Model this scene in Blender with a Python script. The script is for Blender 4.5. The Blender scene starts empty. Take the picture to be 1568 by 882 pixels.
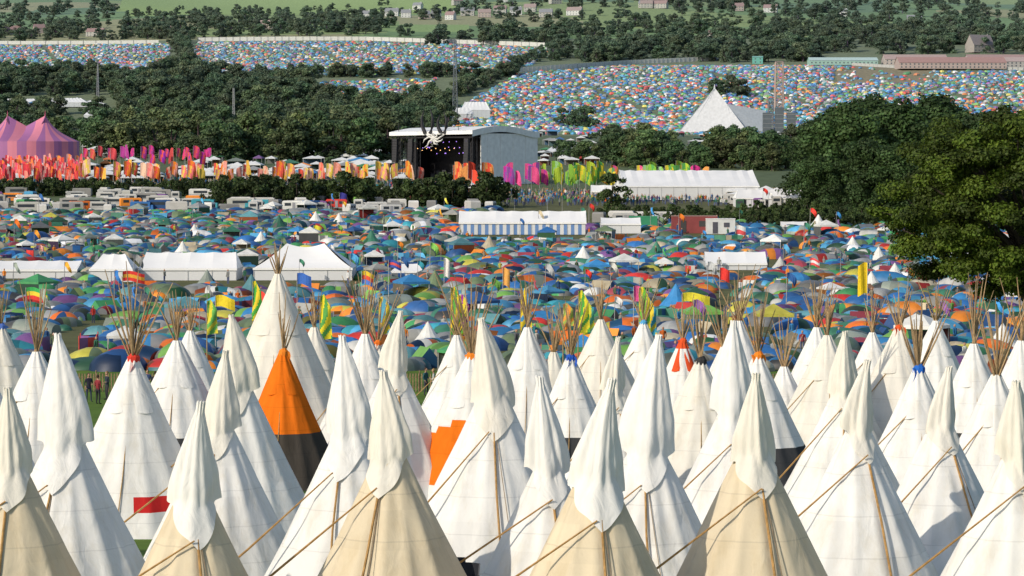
import bpy, math, random
import numpy as np
from mathutils import Vector
random.seed(7); rng=np.random.default_rng(11)
S=bpy.context.scene
F=4446.0; P=math.atan(191/F); cP,sP=math.cos(P),math.sin(P)
# ------------------------------------------------------------ terrain profile
K=[(-500,6),(-60,2),(0,-2.2),(40,-8.6),(50,-9.4),(60,-10.0),(80,-11.1),(100,-12.2),(122,-13.3),(160,-14.4),(220,-15.3),(300,-15.6),(400,-14.4),(550,-11.7),(700,-8.7),(800,-6.3),(900,-4),(1200,2.7),(1770,18),(2000,31.5),(2400,78),(2600,88),(3000,127),(3500,169),(4500,253),(5500,359),(7000,390),(9500,300)]
kd=np.array([k[0] for k in K],float); kz=np.array([k[1] for k in K],float)
D=np.arange(-500,9500,4.0); Zp=np.interp(D,kd,kz)
ker=np.ones(7)/7; Zp=np.convolve(np.pad(Zp,3,mode='edge'),ker,mode='valid')
def zt(x,d):
    x=np.asarray(x,float); d=np.asarray(d,float)
    z=np.interp(d,D,Zp)
    a=np.clip((d-2600)/2000,0,1)
    return z+a*(14*np.sin(x/260+1.2)+7*np.sin(x/97+d/300))
def zf(x,d): return float(zt(x,d))
def rowof(z,d): return 441-F*(d*sP+z*cP)/(d*cP-z*sP)
Dd=np.arange(30,5500,4.0); Rr=rowof(np.interp(Dd,D,Zp),Dd)
def d_of_row(r): return np.interp(-np.asarray(r,float),-Rr,Dd)
def gp(px,d):
    z=np.interp(d,D,Zp); x=(px-784)/F*(d*cP-z*sP)
    return x
def ground(px,d):
    x=float(gp(px,d)); return Vector((x,d,zf(x,d)))
def z_at(row,d):
    v=(441-row)/F
    return d*(v*cP-sP)/(cP+v*sP)
def haze_tint(c,d,k0=7000.):  # aerial haze painted into the base colour, stronger with distance
    k=1-math.exp(-max(d-500,0)/k0); h=(0.25,0.32,0.38)
    return tuple(c[i]*(1-k)+h[i]*k for i in range(3))
# ------------------------------------------------------------ materials
def newmat(name):
    m=bpy.data.materials.new(name); m.use_nodes=True; nt=m.node_tree
    b=nt.nodes['Principled BSDF']; return m,nt,b
def attrmat(name,rough=0.8,noise=3.0,amt=0.25,objcol=False,spec=0.3,trans=0.0,bump=0.0,seam=0.0,bscale=2.2,dirt=0.0):
    m,nt,b=newmat(name); N=nt.nodes; L=nt.links
    a=N.new('ShaderNodeAttribute'); a.attribute_name='Col'
    tc=N.new('ShaderNodeTexCoord')
    n=N.new('ShaderNodeTexNoise'); n.inputs['Scale'].default_value=noise; n.inputs['Detail'].default_value=5
    L.new(tc.outputs['Object'],n.inputs['Vector'])
    mr=N.new('ShaderNodeMapRange'); mr.inputs[1].default_value=0.3; mr.inputs[2].default_value=0.7
    mr.inputs[3].default_value=1-amt; mr.inputs[4].default_value=1+amt*0.6
    L.new(n.outputs['Fac'],mr.inputs[0])
    v=N.new('ShaderNodeVectorMath'); v.operation='SCALE'
    L.new(a.outputs['Color'],v.inputs[0]); L.new(mr.outputs[0],v.inputs['Scale'])
    out=v.outputs[0]
    if objcol:
        oi=N.new('ShaderNodeObjectInfo'); v2=N.new('ShaderNodeVectorMath'); v2.operation='MULTIPLY'
        L.new(out,v2.inputs[0]); L.new(oi.outputs['Color'],v2.inputs[1]); out=v2.outputs[0]
    if seam>0:
        sx=N.new('ShaderNodeSeparateXYZ'); L.new(tc.outputs['Object'],sx.inputs[0])
        mu=N.new('ShaderNodeMath'); mu.operation='MULTIPLY_ADD'; mu.inputs[1].default_value=1.12; mu.inputs[2].default_value=0.3; L.new(sx.outputs['Z'],mu.inputs[0])
        fr=N.new('ShaderNodeMath'); fr.operation='FRACT'; L.new(mu.outputs[0],fr.inputs[0])
        lt=N.new('ShaderNodeMath'); lt.operation='LESS_THAN'; lt.inputs[1].default_value=0.03; L.new(fr.outputs[0],lt.inputs[0])
        mm=N.new('ShaderNodeMath'); mm.operation='MULTIPLY_ADD'; mm.inputs[1].default_value=-seam; mm.inputs[2].default_value=1; L.new(lt.outputs[0],mm.inputs[0])
        v3=N.new('ShaderNodeVectorMath'); v3.operation='SCALE'; L.new(out,v3.inputs[0]); L.new(mm.outputs[0],v3.inputs['Scale']); out=v3.outputs[0]
    if dirt>0:
        n3=N.new('ShaderNodeTexNoise'); n3.inputs['Scale'].default_value=.8; n3.inputs['Detail'].default_value=8; n3.inputs['Roughness'].default_value=.7
        mp=N.new('ShaderNodeMapping'); mp.inputs['Scale'].default_value=(2.2,2.2,.6); L.new(tc.outputs['Object'],mp.inputs[0]); L.new(mp.outputs[0],n3.inputs['Vector'])
        r3=N.new('ShaderNodeMapRange'); r3.inputs[1].default_value=.5; r3.inputs[2].default_value=.75; r3.inputs[3].default_value=0; r3.inputs[4].default_value=dirt; L.new(n3.outputs['Fac'],r3.inputs[0])
        mxx=N.new('ShaderNodeMix'); mxx.data_type='RGBA'; mxx.blend_type='MULTIPLY'; L.new(r3.outputs[0],mxx.inputs[0]); L.new(out,mxx.inputs[6]); mxx.inputs[7].default_value=(.82,.76,.64,1); out=mxx.outputs[2]
    L.new(out,b.inputs['Base Color'])
    b.inputs['Roughness'].default_value=rough; b.inputs['Specular IOR Level'].default_value=spec
    if bump>0:
        n2=N.new('ShaderNodeTexNoise'); n2.inputs['Scale'].default_value=bscale; n2.inputs['Detail'].default_value=6; n2.inputs['Distortion'].default_value=0.6
        mp2=N.new('ShaderNodeMapping'); mp2.inputs['Scale'].default_value=(1.3,1.3,.45); L.new(tc.outputs['Object'],mp2.inputs[0]); L.new(mp2.outputs[0],n2.inputs['Vector'])
        bp=N.new('ShaderNodeBump'); bp.inputs['Strength'].default_value=0.6; bp.inputs['Distance'].default_value=bump
        L.new(n2.outputs['Fac'],bp.inputs['Height']); L.new(bp.outputs[0],b.inputs['Normal'])
    if trans>0:
        t=N.new('ShaderNodeBsdfTranslucent'); L.new(out,t.inputs['Color'])
        mx=N.new('ShaderNodeMixShader'); mx.inputs[0].default_value=trans
        o=[q for q in N if q.type=='OUTPUT_MATERIAL'][0]
        L.new(b.outputs[0],mx.inputs[1]); L.new(t.outputs[0],mx.inputs[2]); L.new(mx.outputs[0],o.inputs['Surface'])
    return m
M_canvas=attrmat('tipi_canvas',0.95,1.3,0.06,trans=0.12,bump=0.07,seam=0.12,spec=0.05,bscale=1.8,dirt=.6)
M_hood=attrmat('smoke_flap_canvas',0.95,2.2,0.06,trans=0.12,bump=0.10,spec=0.05,dirt=.4)
M_wood=attrmat('pole_wood',0.75,9,0.35)
M_tent=attrmat('tent_nylon',0.5,1.2,0.18,spec=0.4)
M_marq=attrmat('marquee_pvc',0.6,0.2,0.07,spec=0.3)
M_far=attrmat('far_fabric',0.7,0.3,0.12)
M_leaf=attrmat('foliage',0.65,0.6,0.35,objcol=True,trans=0.22)
M_build=attrmat('painted_building',0.7,0.7,0.12)
M_cloth=attrmat('cloth',0.85,5,0.15,trans=0.15)
def emis(name,c,s):
    m,nt,b=newmat(name); b.inputs['Emission Color'].default_value=(*c,1); b.inputs['Emission Strength'].default_value=s; b.inputs['Base Color'].default_value=(*c,1); return m
# ------------------------------------------------------------ template / mesh tools
class T:
    def __init__(s): s.v=[];s.f=[];s.p=[]
    def box(s,c,sz,pid=0,rz=0.0,taper=1.0):
        o=len(s.v); cx,cy,cz=c; a,b,h=sz[0]/2,sz[1]/2,sz[2]/2; co,si=math.cos(rz),math.sin(rz)
        for k,t in ((-h,1),(h,taper)):
            for x,y in ((-a,-b),(a,-b),(a,b),(-a,b)):
                x*=t;y*=t; s.v.append((cx+x*co-y*si,cy+x*si+y*co,cz+k))
        for q in ((3,2,1,0),(4,5,6,7),(0,1,5,4),(1,2,6,5),(2,3,7,6),(3,0,4,7)):
            s.f.append(tuple(o+i for i in q)); s.p.append(pid)
        return s
    def tube(s,pts,rs,n=6,pid=0):
        pts=[Vector(p) for p in pts]; o=len(s.v); m=len(pts)
        for i,p in enumerate(pts):
            d=(pts[min(i+1,m-1)]-pts[max(i-1,0)]).normalized()
            u=d.cross(Vector((0.13,0.31,0.94)) if abs(d.z)<0.95 else Vector((1,0.1,0))).normalized(); w=d.cross(u)
            for k in range(n):
                a=2*math.pi*k/n; q=p+(u*math.cos(a)+w*math.sin(a))*rs[i]; s.v.append(tuple(q))
        for i in range(m-1):
            for k in range(n):
                s.f.append((o+i*n+k,o+i*n+(k+1)%n,o+(i+1)*n+(k+1)%n,o+(i+1)*n+k)); s.p.append(pid)
        s.f.append(tuple(o+(m-1)*n+k for k in range(n))); s.p.append(pid)
        return s
    def grid(s,fn,nu,nv,pid=0):
        o=len(s.v)
        for i in range(nu+1):
            for j in range(nv+1): s.v.append(tuple(fn(i/nu,j/nv)))
        for i in range(nu):
            for j in range(nv):
                s.f.append((o+i*(nv+1)+j,o+(i+1)*(nv+1)+j,o+(i+1)*(nv+1)+j+1,o+i*(nv+1)+j+1))
                s.p.append(pid(i,j) if callable(pid) else pid)
        return s
    def poly(s,pts,pid=0):
        o=len(s.v); s.v+= [tuple(p) for p in pts]; s.f.append(tuple(range(o,o+len(pts)))); s.p.append(pid); return s
    def ell(s,c,r,pid=0,n=8,m=6):
        return s.grid(lambda u,v:(c[0]+r[0]*math.cos(2*math.pi*u)*math.sin(math.pi*v),c[1]+r[1]*math.sin(2*math.pi*u)*math.sin(math.pi*v),c[2]-r[2]*math.cos(math.pi*v)),n,m,pid)
def build(name,V,L,C,col,mat,parent=None,smooth=False):
    me=bpy.data.meshes.new(name)
    me.vertices.add(len(V)); me.vertices.foreach_set('co',np.ascontiguousarray(V,dtype=np.float32).ravel())
    me.loops.add(len(L)); me.loops.foreach_set('vertex_index',np.ascontiguousarray(L,dtype=np.int32))
    me.polygons.add(len(C)); st=np.concatenate([[0],np.cumsum(C)[:-1]]).astype(np.int32)
    me.polygons.foreach_set('loop_start',st)
    me.update(calc_edges=True)
    ca=me.color_attributes.new('Col','FLOAT_COLOR','CORNER')
    cc=np.ones((len(L),4),np.float32); cc[:,:3]=np.repeat(col,C,axis=0); ca.data.foreach_set('color',cc.ravel())
    me.polygons.foreach_set('use_smooth',np.full(len(C),smooth))
    me.materials.append(mat); me.validate()
    o=bpy.data.objects.new(name,me); S.collection.objects.link(o)
    if parent: o.parent=parent
    return o
def tarr(t):
    return (np.array(t.v,float),np.array([i for f in t.f for i in f]),np.array([len(f) for f in t.f]),np.array(t.p))
def obj(name,t,pal,loc=(0,0,0),rz=0,mat=None,parent=None,smooth=False,jit=0.0):
    V,L,C,p=tarr(t); col=np.array(pal,float)[p]
    if jit: col=col*(1+rng.uniform(-jit,jit,(len(col),1)))
    o=build(name,V,L,C,col,mat or M_build,parent,smooth); o.location=loc; o.rotation_euler[2]=rz; return o
class Mass:
    def __init__(s): s.V=[];s.L=[];s.C=[];s.K=[];s.n=0
    def add(s,t,pos,rot,scl,cols):
        if len(pos)==0: return
        v,L,C,p=tarr(t); N=len(pos); pos=np.asarray(pos,float); rot=np.asarray(rot,float); scl=np.asarray(scl,float)
        if scl.ndim==1: scl=np.repeat(scl[:,None],3,1)
        w=v[None]*scl[:,None,:]; c,q=np.cos(rot)[:,None],np.sin(rot)[:,None]
        X=w[:,:,0]*c-w[:,:,1]*q+pos[:,0:1]; Y=w[:,:,0]*q+w[:,:,1]*c+pos[:,1:2]; Z=w[:,:,2]+pos[:,2:3]
        s.V.append(np.stack([X,Y,Z],-1).reshape(-1,3)); n=len(v)
        s.L.append((L[None]+(np.arange(N)*n)[:,None]).ravel()+s.n); s.C.append(np.tile(C,N))
        s.K.append(np.asarray(cols,float)[:,p,:].reshape(-1,3)); s.n+=N*n
    def done(s,name,mat,parent=None,smooth=False):
        return build(name,np.concatenate(s.V),np.concatenate(s.L),np.concatenate(s.C),np.concatenate(s.K),mat,parent,smooth)
def empty(name,loc=(0,0,0)):
    e=bpy.data.objects.new(name,None); e.location=loc; e.empty_display_size=0.5; S.collection.objects.link(e); return e
# ------------------------------------------------------------ ground
ys=[-500,-300,-150,-60]; y=-20.
while y<9400:
    ys.append(y); y+=4 if y<420 else (10 if y<1000 else y*0.012)
ys=np.array(ys); us=np.linspace(-1,1,241); us=np.sign(us)*np.abs(us)**1.25
X=us[None]*(250+0.55*np.maximum(ys,0))[:,None]; Y=np.repeat(ys[:,None],len(us),1)
Z=zt(X,Y); G=np.stack([X,Y,Z],-1).reshape(-1,3)
nx=len(us); ii,jj=np.meshgrid(np.arange(len(ys)-1),np.arange(nx-1),indexing='ij')
q=np.stack([ii*nx+jj,ii*nx+jj+1,(ii+1)*nx+jj+1,(ii+1)*nx+jj],-1).reshape(-1,4)
cx=G[q].mean(1); dd=cx[:,1]; rr=rowof(np.interp(dd,D,Zp),np.maximum(dd,5)); pp=784+F*cx[:,0]/np.maximum(dd,5)
gc=np.tile(np.array([0.10,0.17,0.028]),(len(q),1))
def setc(m,c): gc[m]=c
setc((dd>212)&(dd<690),(0.12,0.125,0.055))
setc((dd>=690)&(dd<1700),(0.10,0.13,0.06))
setc((dd>=1700)&(dd<3000),(0.16,0.19,0.09))
far=dd>=3000
fa=np.floor(cx[:,0]/210+0.4*np.sin(dd/300)); fb=np.floor(dd/330+0.3*np.sin(cx[:,0]/170))
h=np.abs(np.sin(fa*12.9898+fb*78.233)*43758.5)%1.0
fcols=np.array([(0.15,0.25,0.07),(0.25,0.33,0.09),(0.12,0.21,0.08),(0.33,0.32,0.14),(0.17,0.28,0.08)])
gc[far]=fcols[(h[far]*5).astype(int)%5]
setc((rr<24)&(pp>190)&(pp<700),(0.30,0.42,0.09))
setc((rr<130)&(rr>98)&(pp>1270)&(pp<1440),(0.27,0.22,0.12))
setc((rr<52)&(rr>40)&(pp>560)&(pp<720),(0.26,0.38,0.10))
kk=(1-np.exp(-np.maximum(dd-500,0)/10000))[:,None]; gc=gc*(1-kk)+np.array([0.25,0.33,0.36])*kk  # distance haze blended into the ground face colours
M_ground=attrmat('grass_ground',0.95,0.35,0.3,spec=0.1)
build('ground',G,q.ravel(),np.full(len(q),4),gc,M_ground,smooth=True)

# ------------------------------------------------------------ tipis
WHITE=(0.83,0.82,0.785); CREAM=(0.72,0.62,0.45); OFF=(0.80,0.765,0.68); DARK=(0.06,0.062,0.066); ORANGE=(0.85,0.19,0.015); RED=(0.6,0.03,0.03)
def cover(par,R,H,colfn,tip=0.0,ph=0.0):
    t=T(); nu,nv=90,24; npole=15; cols=[]
    sx=random.uniform(-.12,.12); q1=random.uniform(0,6)
    def fn(u,v):
        a=2*math.pi*u+ph; z=H*v
        r=R*(1-v)+tip*v
        sag=abs(math.sin(npole*math.pi*u)); r*=1-0.05*sag*math.sin(math.pi*min(1,v*1.0+0.12))
        r+=0.02*math.sin(9*a+6*v)+.012*math.sin(17*a-11*v+q1)*(1-v)
        return (r*math.cos(a)+sx*v*(1-v),r*math.sin(a),z)
    def pid(i,j):
        a=(2*math.pi*(i+.5)/nu+ph)%(2*math.pi); c=colfn(a,H*(j+.5)/nv)
        rs=random.Random((i//12)*31+(j//4)*7+int(R*1000)); k=1+rs.uniform(-.045,.03)
        cols.append(tuple(x*k for x in c)); return len(cols)-1
    t.grid(fn,nu,nv,pid)
    obj('canvas_cover',t,cols,mat=M_canvas,parent=par,smooth=True)
def pole_col(): 
    k=random.uniform(.7,1.25); return (0.36*k,0.245*k,0.13*k)
def poles_out(par,H,n,ext,tipcol,spread=0.42):
    t=T(); pal=[]
    for i in range(n):
        a=2*math.pi*i/n+random.uniform(-.3,.3); e=ext*random.uniform(.6,1.2); s=spread*random.uniform(.25,1.2)
        d=Vector((math.cos(a)*s,math.sin(a)*s,1)); b=Vector((-math.cos(a)*.13,-math.sin(a)*.13,H-0.5))
        mid=b+d*(0.5+e*0.5)+Vector((random.uniform(-.05,.05),random.uniform(-.05,.05),0)); pal.append(pole_col())
        t.tube([b,mid,b+d*(0.5+e)],[.04,.03,.012],5,i)
    obj('lodge_poles',t,pal,mat=M_wood,parent=par)
    if tipcol:
        t=T(); t.tube([(0,0,H-.36),(0,0,H-.2),(0.03,0,H+.0),(0.0,0.02,H+.1)],[.27,.22,.2,.14],9,0)
        for i in range(3):
            a=random.uniform(0,6.28); t.grid(lambda u,v:(0.17*math.cos(a)+u*.1*math.cos(a)+.05*math.sin(5*v),0.17*math.sin(a)+.1*u*math.sin(a)-.1,H-v*.6),2,4,0)
        obj('tie_wrap',t,[tipcol],mat=M_cloth,parent=par)
def tipi_A(px,rt,rb,d,cone=WHITE,hood=WHITE,lean=None,guy=True,band=None,ang=None):
    x=float(gp(px,d)); z0=zf(x,d); zt_=z_at(rt,d); h=zt_-z0; hl=(rb-rt)*d/F*1.03
    H=h-random.uniform(.44,.54)*hl; R=0.51*H; e=empty('tipi',(x,d,z0-0.03))
    ph=random.uniform(0,.4)
    cf=(lambda a,z:cone) if band is None else band
    cover(e,R,H,cf,0.03,ph)
    fa=-math.pi/2+(random.uniform(-.4,.4) if ang is None else ang); lean=random.uniform(-.22,.26) if lean is None else lean
    t=T(); zfh=h-hl; zs=h-hl*random.uniform(.68,.77); p1,p2,p3=[random.uniform(0,6) for _ in range(3)]
    asym=random.uniform(-.07,.07); rmax=.21*hl*random.uniform(.95,1.1); pw=random.uniform(.82,1.05); sq=random.uniform(.22,.34)
    def fn(u,v):
        a=(u-.5)*2*math.pi; w=abs(a)/math.pi
        zh=zfh+(zs-zfh)*min(1,w/.40)+max(0,w-.40)*.5+ .02*math.sin(8*a+p2)+asym*math.sin(a)
        s=v; z=h-s*(h-zh)
        rc=R*max(0,1-z/H)
        rb_=0.04+rmax*(s**pw)*(1.0 if s<.72 else 1-.35*(s-.72)/.28*(1-w))
        r=rb_
        r*=1-sq*abs(math.sin(2*a))*(.5+.5*s)
        r+=.022*s*math.sin(5*a+2*s+p1)+.022*s*math.sin(11*a+p3-3*s)+0.008*math.sin(19*s+3*a+p2)*s
        r=max(r,rc+.075+.015*math.sin(9*a+p1))
        f=(1-s)**1.6; aa=a+fa
        return (r*math.cos(aa)+lean*f*1.5,r*math.sin(aa)+.25*f*math.sin(p1),z-0.02*math.sin(6*a))
    t.grid(fn,72,26,0)
    obj('smoke_flap',t,[hood],mat=M_hood,parent=e,smooth=True)
    t=T(); a=fa+random.uniform(-.05,.05)
    def on(z,off,aa): r=R*(1-z/H)+off; return (r*math.cos(aa),r*math.sin(aa),z)
    da=random.uniform(-.12,.12)
    t.tube([on(zfh+.2,.05,a),on(zfh*.66,.05,a+da*.4),on(zfh*.33,.05,a+da*.8),on(0.02,.06,a+da)],[.026,.028,.03,.032],6,0)
    if random.random()<.5:
        t.tube([on(zfh+.3,.03,a+.05),on(zfh*.5,.06,a+.1+da),on(0.02,.07,a+.1+da*1.5)],[.011]*3,4,1)
    if guy:
        L=random.uniform(3.4,4.8); gx=-L; sy=-random.uniform(.3,1.2)
        gz=zf(x+gx,d+sy)-z0
        s0=Vector(on(zfh+.12,.12,fa-.25)); e0=Vector((gx,sy-.9,gz)); mid=(s0+e0)/2+Vector((0,0,-.06))
        t.tube([s0+(s0-e0)*0.03,mid,e0],[.016,.027,.031],6,0)
    obj('bamboo_poles',t,[(0.40,0.23,0.08),(0.3,0.22,0.14)],mat=M_wood,parent=e)
def tipi_B(px,rt,d,cf=None,tie=None,n=11,ext=1.9,Rk=.56,col=WHITE,spread=.42):
    x=float(gp(px,d)); z0=zf(x,d); h=z_at(rt,d)-z0; e=empty('tipi',(x,d,z0-.03))
    cover(e,Rk*h,h,cf or (lambda a,z:col),.14,random.uniform(0,.4))
    poles_out(e,h,n,ext,tie,spread)
    t=T(); R=Rk*h
    for sgn in (-1,1):
        a0=-math.pi/2+sgn*.55
        def fn(u,v):
            z=h*(1.0-.30*v); r=R*(1-z/h)+.05+.05*math.sin(math.pi*u)+.05; a=a0+sgn*(u-.5)*(1.15-.55*v)
            return (r*math.cos(a),r*math.sin(a),z-.04*math.sin(3*u))
        t.grid(fn,6,8,0)
    obj('smoke_flaps',t,[tuple(c*.97 for c in (cf(0,h*.95) if cf else col))],mat=M_hood,parent=e,smooth=True)
    t=T()
    def on(z,off,aa): r=R*(1-z/h)+off; return (r*math.cos(aa),r*math.sin(aa),z)
    t.tube([on(h*.7,.05,-1.6),on(h*.35,.05,-1.62),on(.02,.06,-1.65)],[.018,.018,.018],5,0)
    gx=-random.uniform(3.5,4.6)
    if random.random()<.6: t.tube([on(h*.72,.1,-2.1),(gx,-1.2,zf(x+gx,d-1.2)-z0)],[.022,.03],5,0)
    obj('front_poles',t,[(0.40,0.25,0.10)],mat=M_wood,parent=e)
def bandf(zb,lo=DARK,hi=WHITE): return lambda a,z: lo if z<zb else hi
A=[(20,592,772,56,CREAM,OFF),(103,510,742,68,WHITE,WHITE),(297,612,828,56,CREAM,WHITE),(338,535,698,76,WHITE,OFF),(368,480,640,92,WHITE,OFF),
(537,513,725,68,WHITE,WHITE),(603,475,600,98,WHITE,OFF),(598,567,752,58,CREAM,OFF),(755,485,664,74,WHITE,OFF),(838,575,768,60,WHITE,WHITE),
(912,578,798,56,CREAM,WHITE),(938,515,628,95,WHITE,OFF),(990,512,742,70,WHITE,WHITE),(1120,490,682,76,WHITE,WHITE),(1152,568,752,58,CREAM,OFF),
(1310,550,702,66,WHITE,OFF),(1290,505,630,88,WHITE,OFF),(1438,560,690,70,WHITE,OFF),(1553,580,750,58,WHITE,OFF),(-95,560,740,60,WHITE,OFF),(1690,560,740,64,WHITE,WHITE),(1655,520,700,80,WHITE,OFF),(-70,530,690,80,WHITE,WHITE)]
for a in A: tipi_A(*a)
RB=lambda a,z: RED if 0.9<z<1.35 and 4.85<a<6.0 else WHITE
OR=bandf(2.3,(0.075,0.065,0.055),ORANGE)
def ORS(a,z): 
    return ORANGE if (3.2<a<4.55 and 1.5<z<3.6-.5*(4.55-a)) else WHITE
B=[(58,537,105,bandf(1.7),None),(205,545,92,RB,(0.7,.05,.03)),(272,520,115,bandf(2.2),None),(292,505,142,None,None),(434,537,116,OR,(.9,.25,.02)),
(427,418,126,None,None),(482,500,132,None,None),(3,498,138,None,(0.1,.2,.6)),(560,510,122,None,None),(578,523,138,None,(.9,.2,.02)),
(722,542,98,ORS,(.9,.25,.02)),(808,500,132,None,None),(700,512,150,None,None),(873,545,115,bandf(2.1),(.02,.1,.5)),(920,488,152,None,None),
(1045,520,148,bandf(4.6,WHITE,(.75,.1,.03)),(.8,.1,.02)),(1072,550,100,None,(.04,.04,.04)),(1130,490,132,None,None),(1160,542,110,bandf(2.1),(.9,.25,.02)),
(1250,500,142,None,None),(1266,512,122,None,None),(1375,500,125,None,(.8,.1,.02)),(1405,562,95,None,(.02,.15,.6)),(1432,490,152,None,None),
(1490,525,120,bandf(2.1),None),(1524,572,90,None,None),(1562,520,112,None,None),(985,492,165,None,(.1,.4,.7)),(848,538,132,None,None),(1108,530,140,None,None),(1335,508,155,None,None),
(-60,520,120,None,None),(1640,510,130,None,None),(-30,545,95,None,None),(1200,560,126,bandf(2.1),None)]
for (px,rt,d,cf,tie) in B:
    big=px==427; tipi_B(px,rt,d,cf,tie,random.choice([10,12,13,15]) ,1.25 if big else random.uniform(1.6,2.6),.46 if big else (.46 if px==434 else random.uniform(.48,.55)),WHITE if random.random()<.75 else OFF,random.uniform(.3,.48))

# ------------------------------------------------------------ tents
def dome(nr=5,ns=16,porch=True):
    t=T()
    def fn(u,v):
        a=2*math.pi*u; p=v*math.pi/2
        sq=1/max(abs(math.cos(a)),abs(math.sin(a)))**0.55
        r=math.cos(p)**.8*sq; x=r*math.cos(a); y=r*math.sin(a)*.85; z=math.sin(p)**.9
        z*=1-.10*abs(math.sin(2*a))*math.sin(2*p)
        if porch and math.sin(a)<-.5: y-=.45*(1-v)**.7*(-math.sin(a)-.5)*2
        return (x,y,z*.75)
    def pid(i,j):
        a=2*math.pi*(i+.5)/ns
        if math.sin(a)<-.72 and j<nr-2: return 2
        if j==0: return 1
        return 1 if (i//(ns//8))%4==1 else 0
    t.grid(fn,ns,nr,pid); return t
def tunnel():
    t=T()
    def fn(u,v):
        x=(u-.5)*3.0; k=[.62,.92,1,.95,.7][min(4,int(u*4.001))]; a=math.pi*v
        return (x,-math.cos(a)*k*1.0,math.sin(a)**.8*k*.95)
    t.grid(fn,4,8,lambda i,j:[0,1,0,2][i]); 
    for s,k in ((-1.5,.62),(1.5,.7)):
        t.poly([(s,-math.cos(math.pi*j/8)*k,math.sin(math.pi*j/8)**.8*k*.95) for j in range(9)],1)
    return t
def gazebo():
    t=T(); 
    for x in (-1.5,1.5):
        for y in (-1.5,1.5): t.box((x,y,1.05),(.07,.07,2.1),1)
    c=[(-1.6,-1.6),(1.6,-1.6),(1.6,1.6),(-1.6,1.6)]
    for i in range(4):
        a,b=c[i],c[(i+1)%4]; t.poly([(*a,2.1),(*b,2.1),(0.5*b[0],.5*b[1],2.5),(.5*a[0],.5*a[1],2.5)],0); t.poly([(.5*a[0],.5*a[1],2.5),(.5*b[0],.5*b[1],2.5),(0,0,2.95)],0)
        t.poly([(*a,1.85),(*b,1.85),(*b,2.1),(*a,2.1)],0)
    t.poly([(-1.6,1.55,0),(1.6,1.55,0),(1.6,1.55,2.0),(-1.6,1.55,2.0)],2)
    return t
def bell():
    t=T(); n=12; R=[(1.5,0),(1.5,.45),(.75,1.3),(0.04,2.4)]
    t.grid(lambda u,v:(R[int(round(v*3))][0]*math.cos(2*math.pi*u),R[int(round(v*3))][0]*math.sin(2*math.pi*u),R[int(round(v*3))][1]),n,3,lambda i,j:2 if (i==9 and j<2) else 0); return t
def ridge():
    t=T(); t.poly([(-1,-1.1,0),(0,-1.1,1.25),(0,1.1,1.25),(-1,1.1,0)],0).poly([(1,-1.1,0),(1,1.1,0),(0,1.1,1.25),(0,-1.1,1.25)],1).poly([(-1,-1.1,0),(1,-1.1,0),(0,-1.1,1.25)],2).poly([(-1,1.1,0),(0,1.1,1.25),(1,1.1,0)],0); return t
def windbreak():
    t=T(); t.grid(lambda u,v:((u-.5)*4,.5*math.cos(3*u*3.14),1.2*v),6,1,lambda i,j:(0,1,2,0,1,2)[i])
    for k in range(4): t.tube([((k/3-.5)*4,.5*math.cos(k*3.14),0),((k/3-.5)*4,.5*math.cos(k*3.14),1.35)],[.03,.03],4,1)
    return t
PALN=np.array([(.03,.14,.38),(.04,.21,.46),(.02,.07,.20),(.08,.32,.54),(.03,.10,.27),(.04,.27,.34),(.04,.16,.10),(.06,.28,.10),(.16,.36,.07),(.03,.09,.05),(.12,.17,.09),(.55,.04,.03),(.66,.15,.02),(.80,.26,.03),(.28,.29,.29),(.44,.44,.40),(.68,.68,.64),(.15,.16,.17),(.44,.38,.26),(.18,.08,.24),(.52,.48,.07),(.30,.05,.07),(.24,.28,.24),(.10,.26,.29),(.78,.77,.74)])
WTS=np.array([7,7,5.5,6,6,5,8,6,4.5,3,8,4.3,4,6,8,6,3,7,5,3,1.8,2.5,6,4.5,1.6],float); WTS/=WTS.sum()
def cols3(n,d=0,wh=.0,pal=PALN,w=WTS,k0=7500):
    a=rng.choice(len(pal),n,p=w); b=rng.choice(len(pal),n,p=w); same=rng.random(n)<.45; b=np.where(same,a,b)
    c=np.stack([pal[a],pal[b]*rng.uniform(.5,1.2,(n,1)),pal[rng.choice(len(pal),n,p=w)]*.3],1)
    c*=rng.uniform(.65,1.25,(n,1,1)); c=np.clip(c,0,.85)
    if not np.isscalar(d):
        k=(1-np.exp(-np.maximum(d-500,0)/k0))[:,None,None]; c=c*(1-k)+np.array([.32,.39,.45])*k  # painted haze: far tent colours pulled toward blue-grey
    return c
def inpoly(px,r,poly):
    ins=np.zeros(len(px),bool); n=len(poly); j=n-1
    for i in range(n):
        xi,yi=poly[i]; xj,yj=poly[j]
        c=((yi>r)!=(yj>r))&(px<(xj-xi)*(r-yi)/((yj-yi) if yj!=yi else 1e-9)+xi); ins^=c; j=i
    return ins
def pxrow(x,y):
    z=np.interp(y,D,Zp); return 784+F*x/(y*cP-z*sP), rowof(z,y)
def jgrid(y0,y1,st,wfac=.225,extra=10,jit=.42):
    P_=[]; yy=y0
    while yy<y1:
        s=st(yy) if callable(st) else st
        xs=np.arange(-(wfac*yy+extra),wfac*yy+extra,s); P_.append(np.stack([xs+rng.uniform(-jit,jit,len(xs))*s,np.full(len(xs),yy)+rng.uniform(-jit,jit,len(xs))*s],1)); yy+=s
    return np.concatenate(P_)
pts=jgrid(213,655,lambda y:2.95,jit=.5)
px,rw=pxrow(pts[:,0],pts[:,1])
keep=np.ones(len(pts),bool)
def excl(x0,x1,r0,r1): 
    global keep
    keep&=~((px>x0)&(px<x1)&(rw>r0)&(rw<r1))
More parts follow.
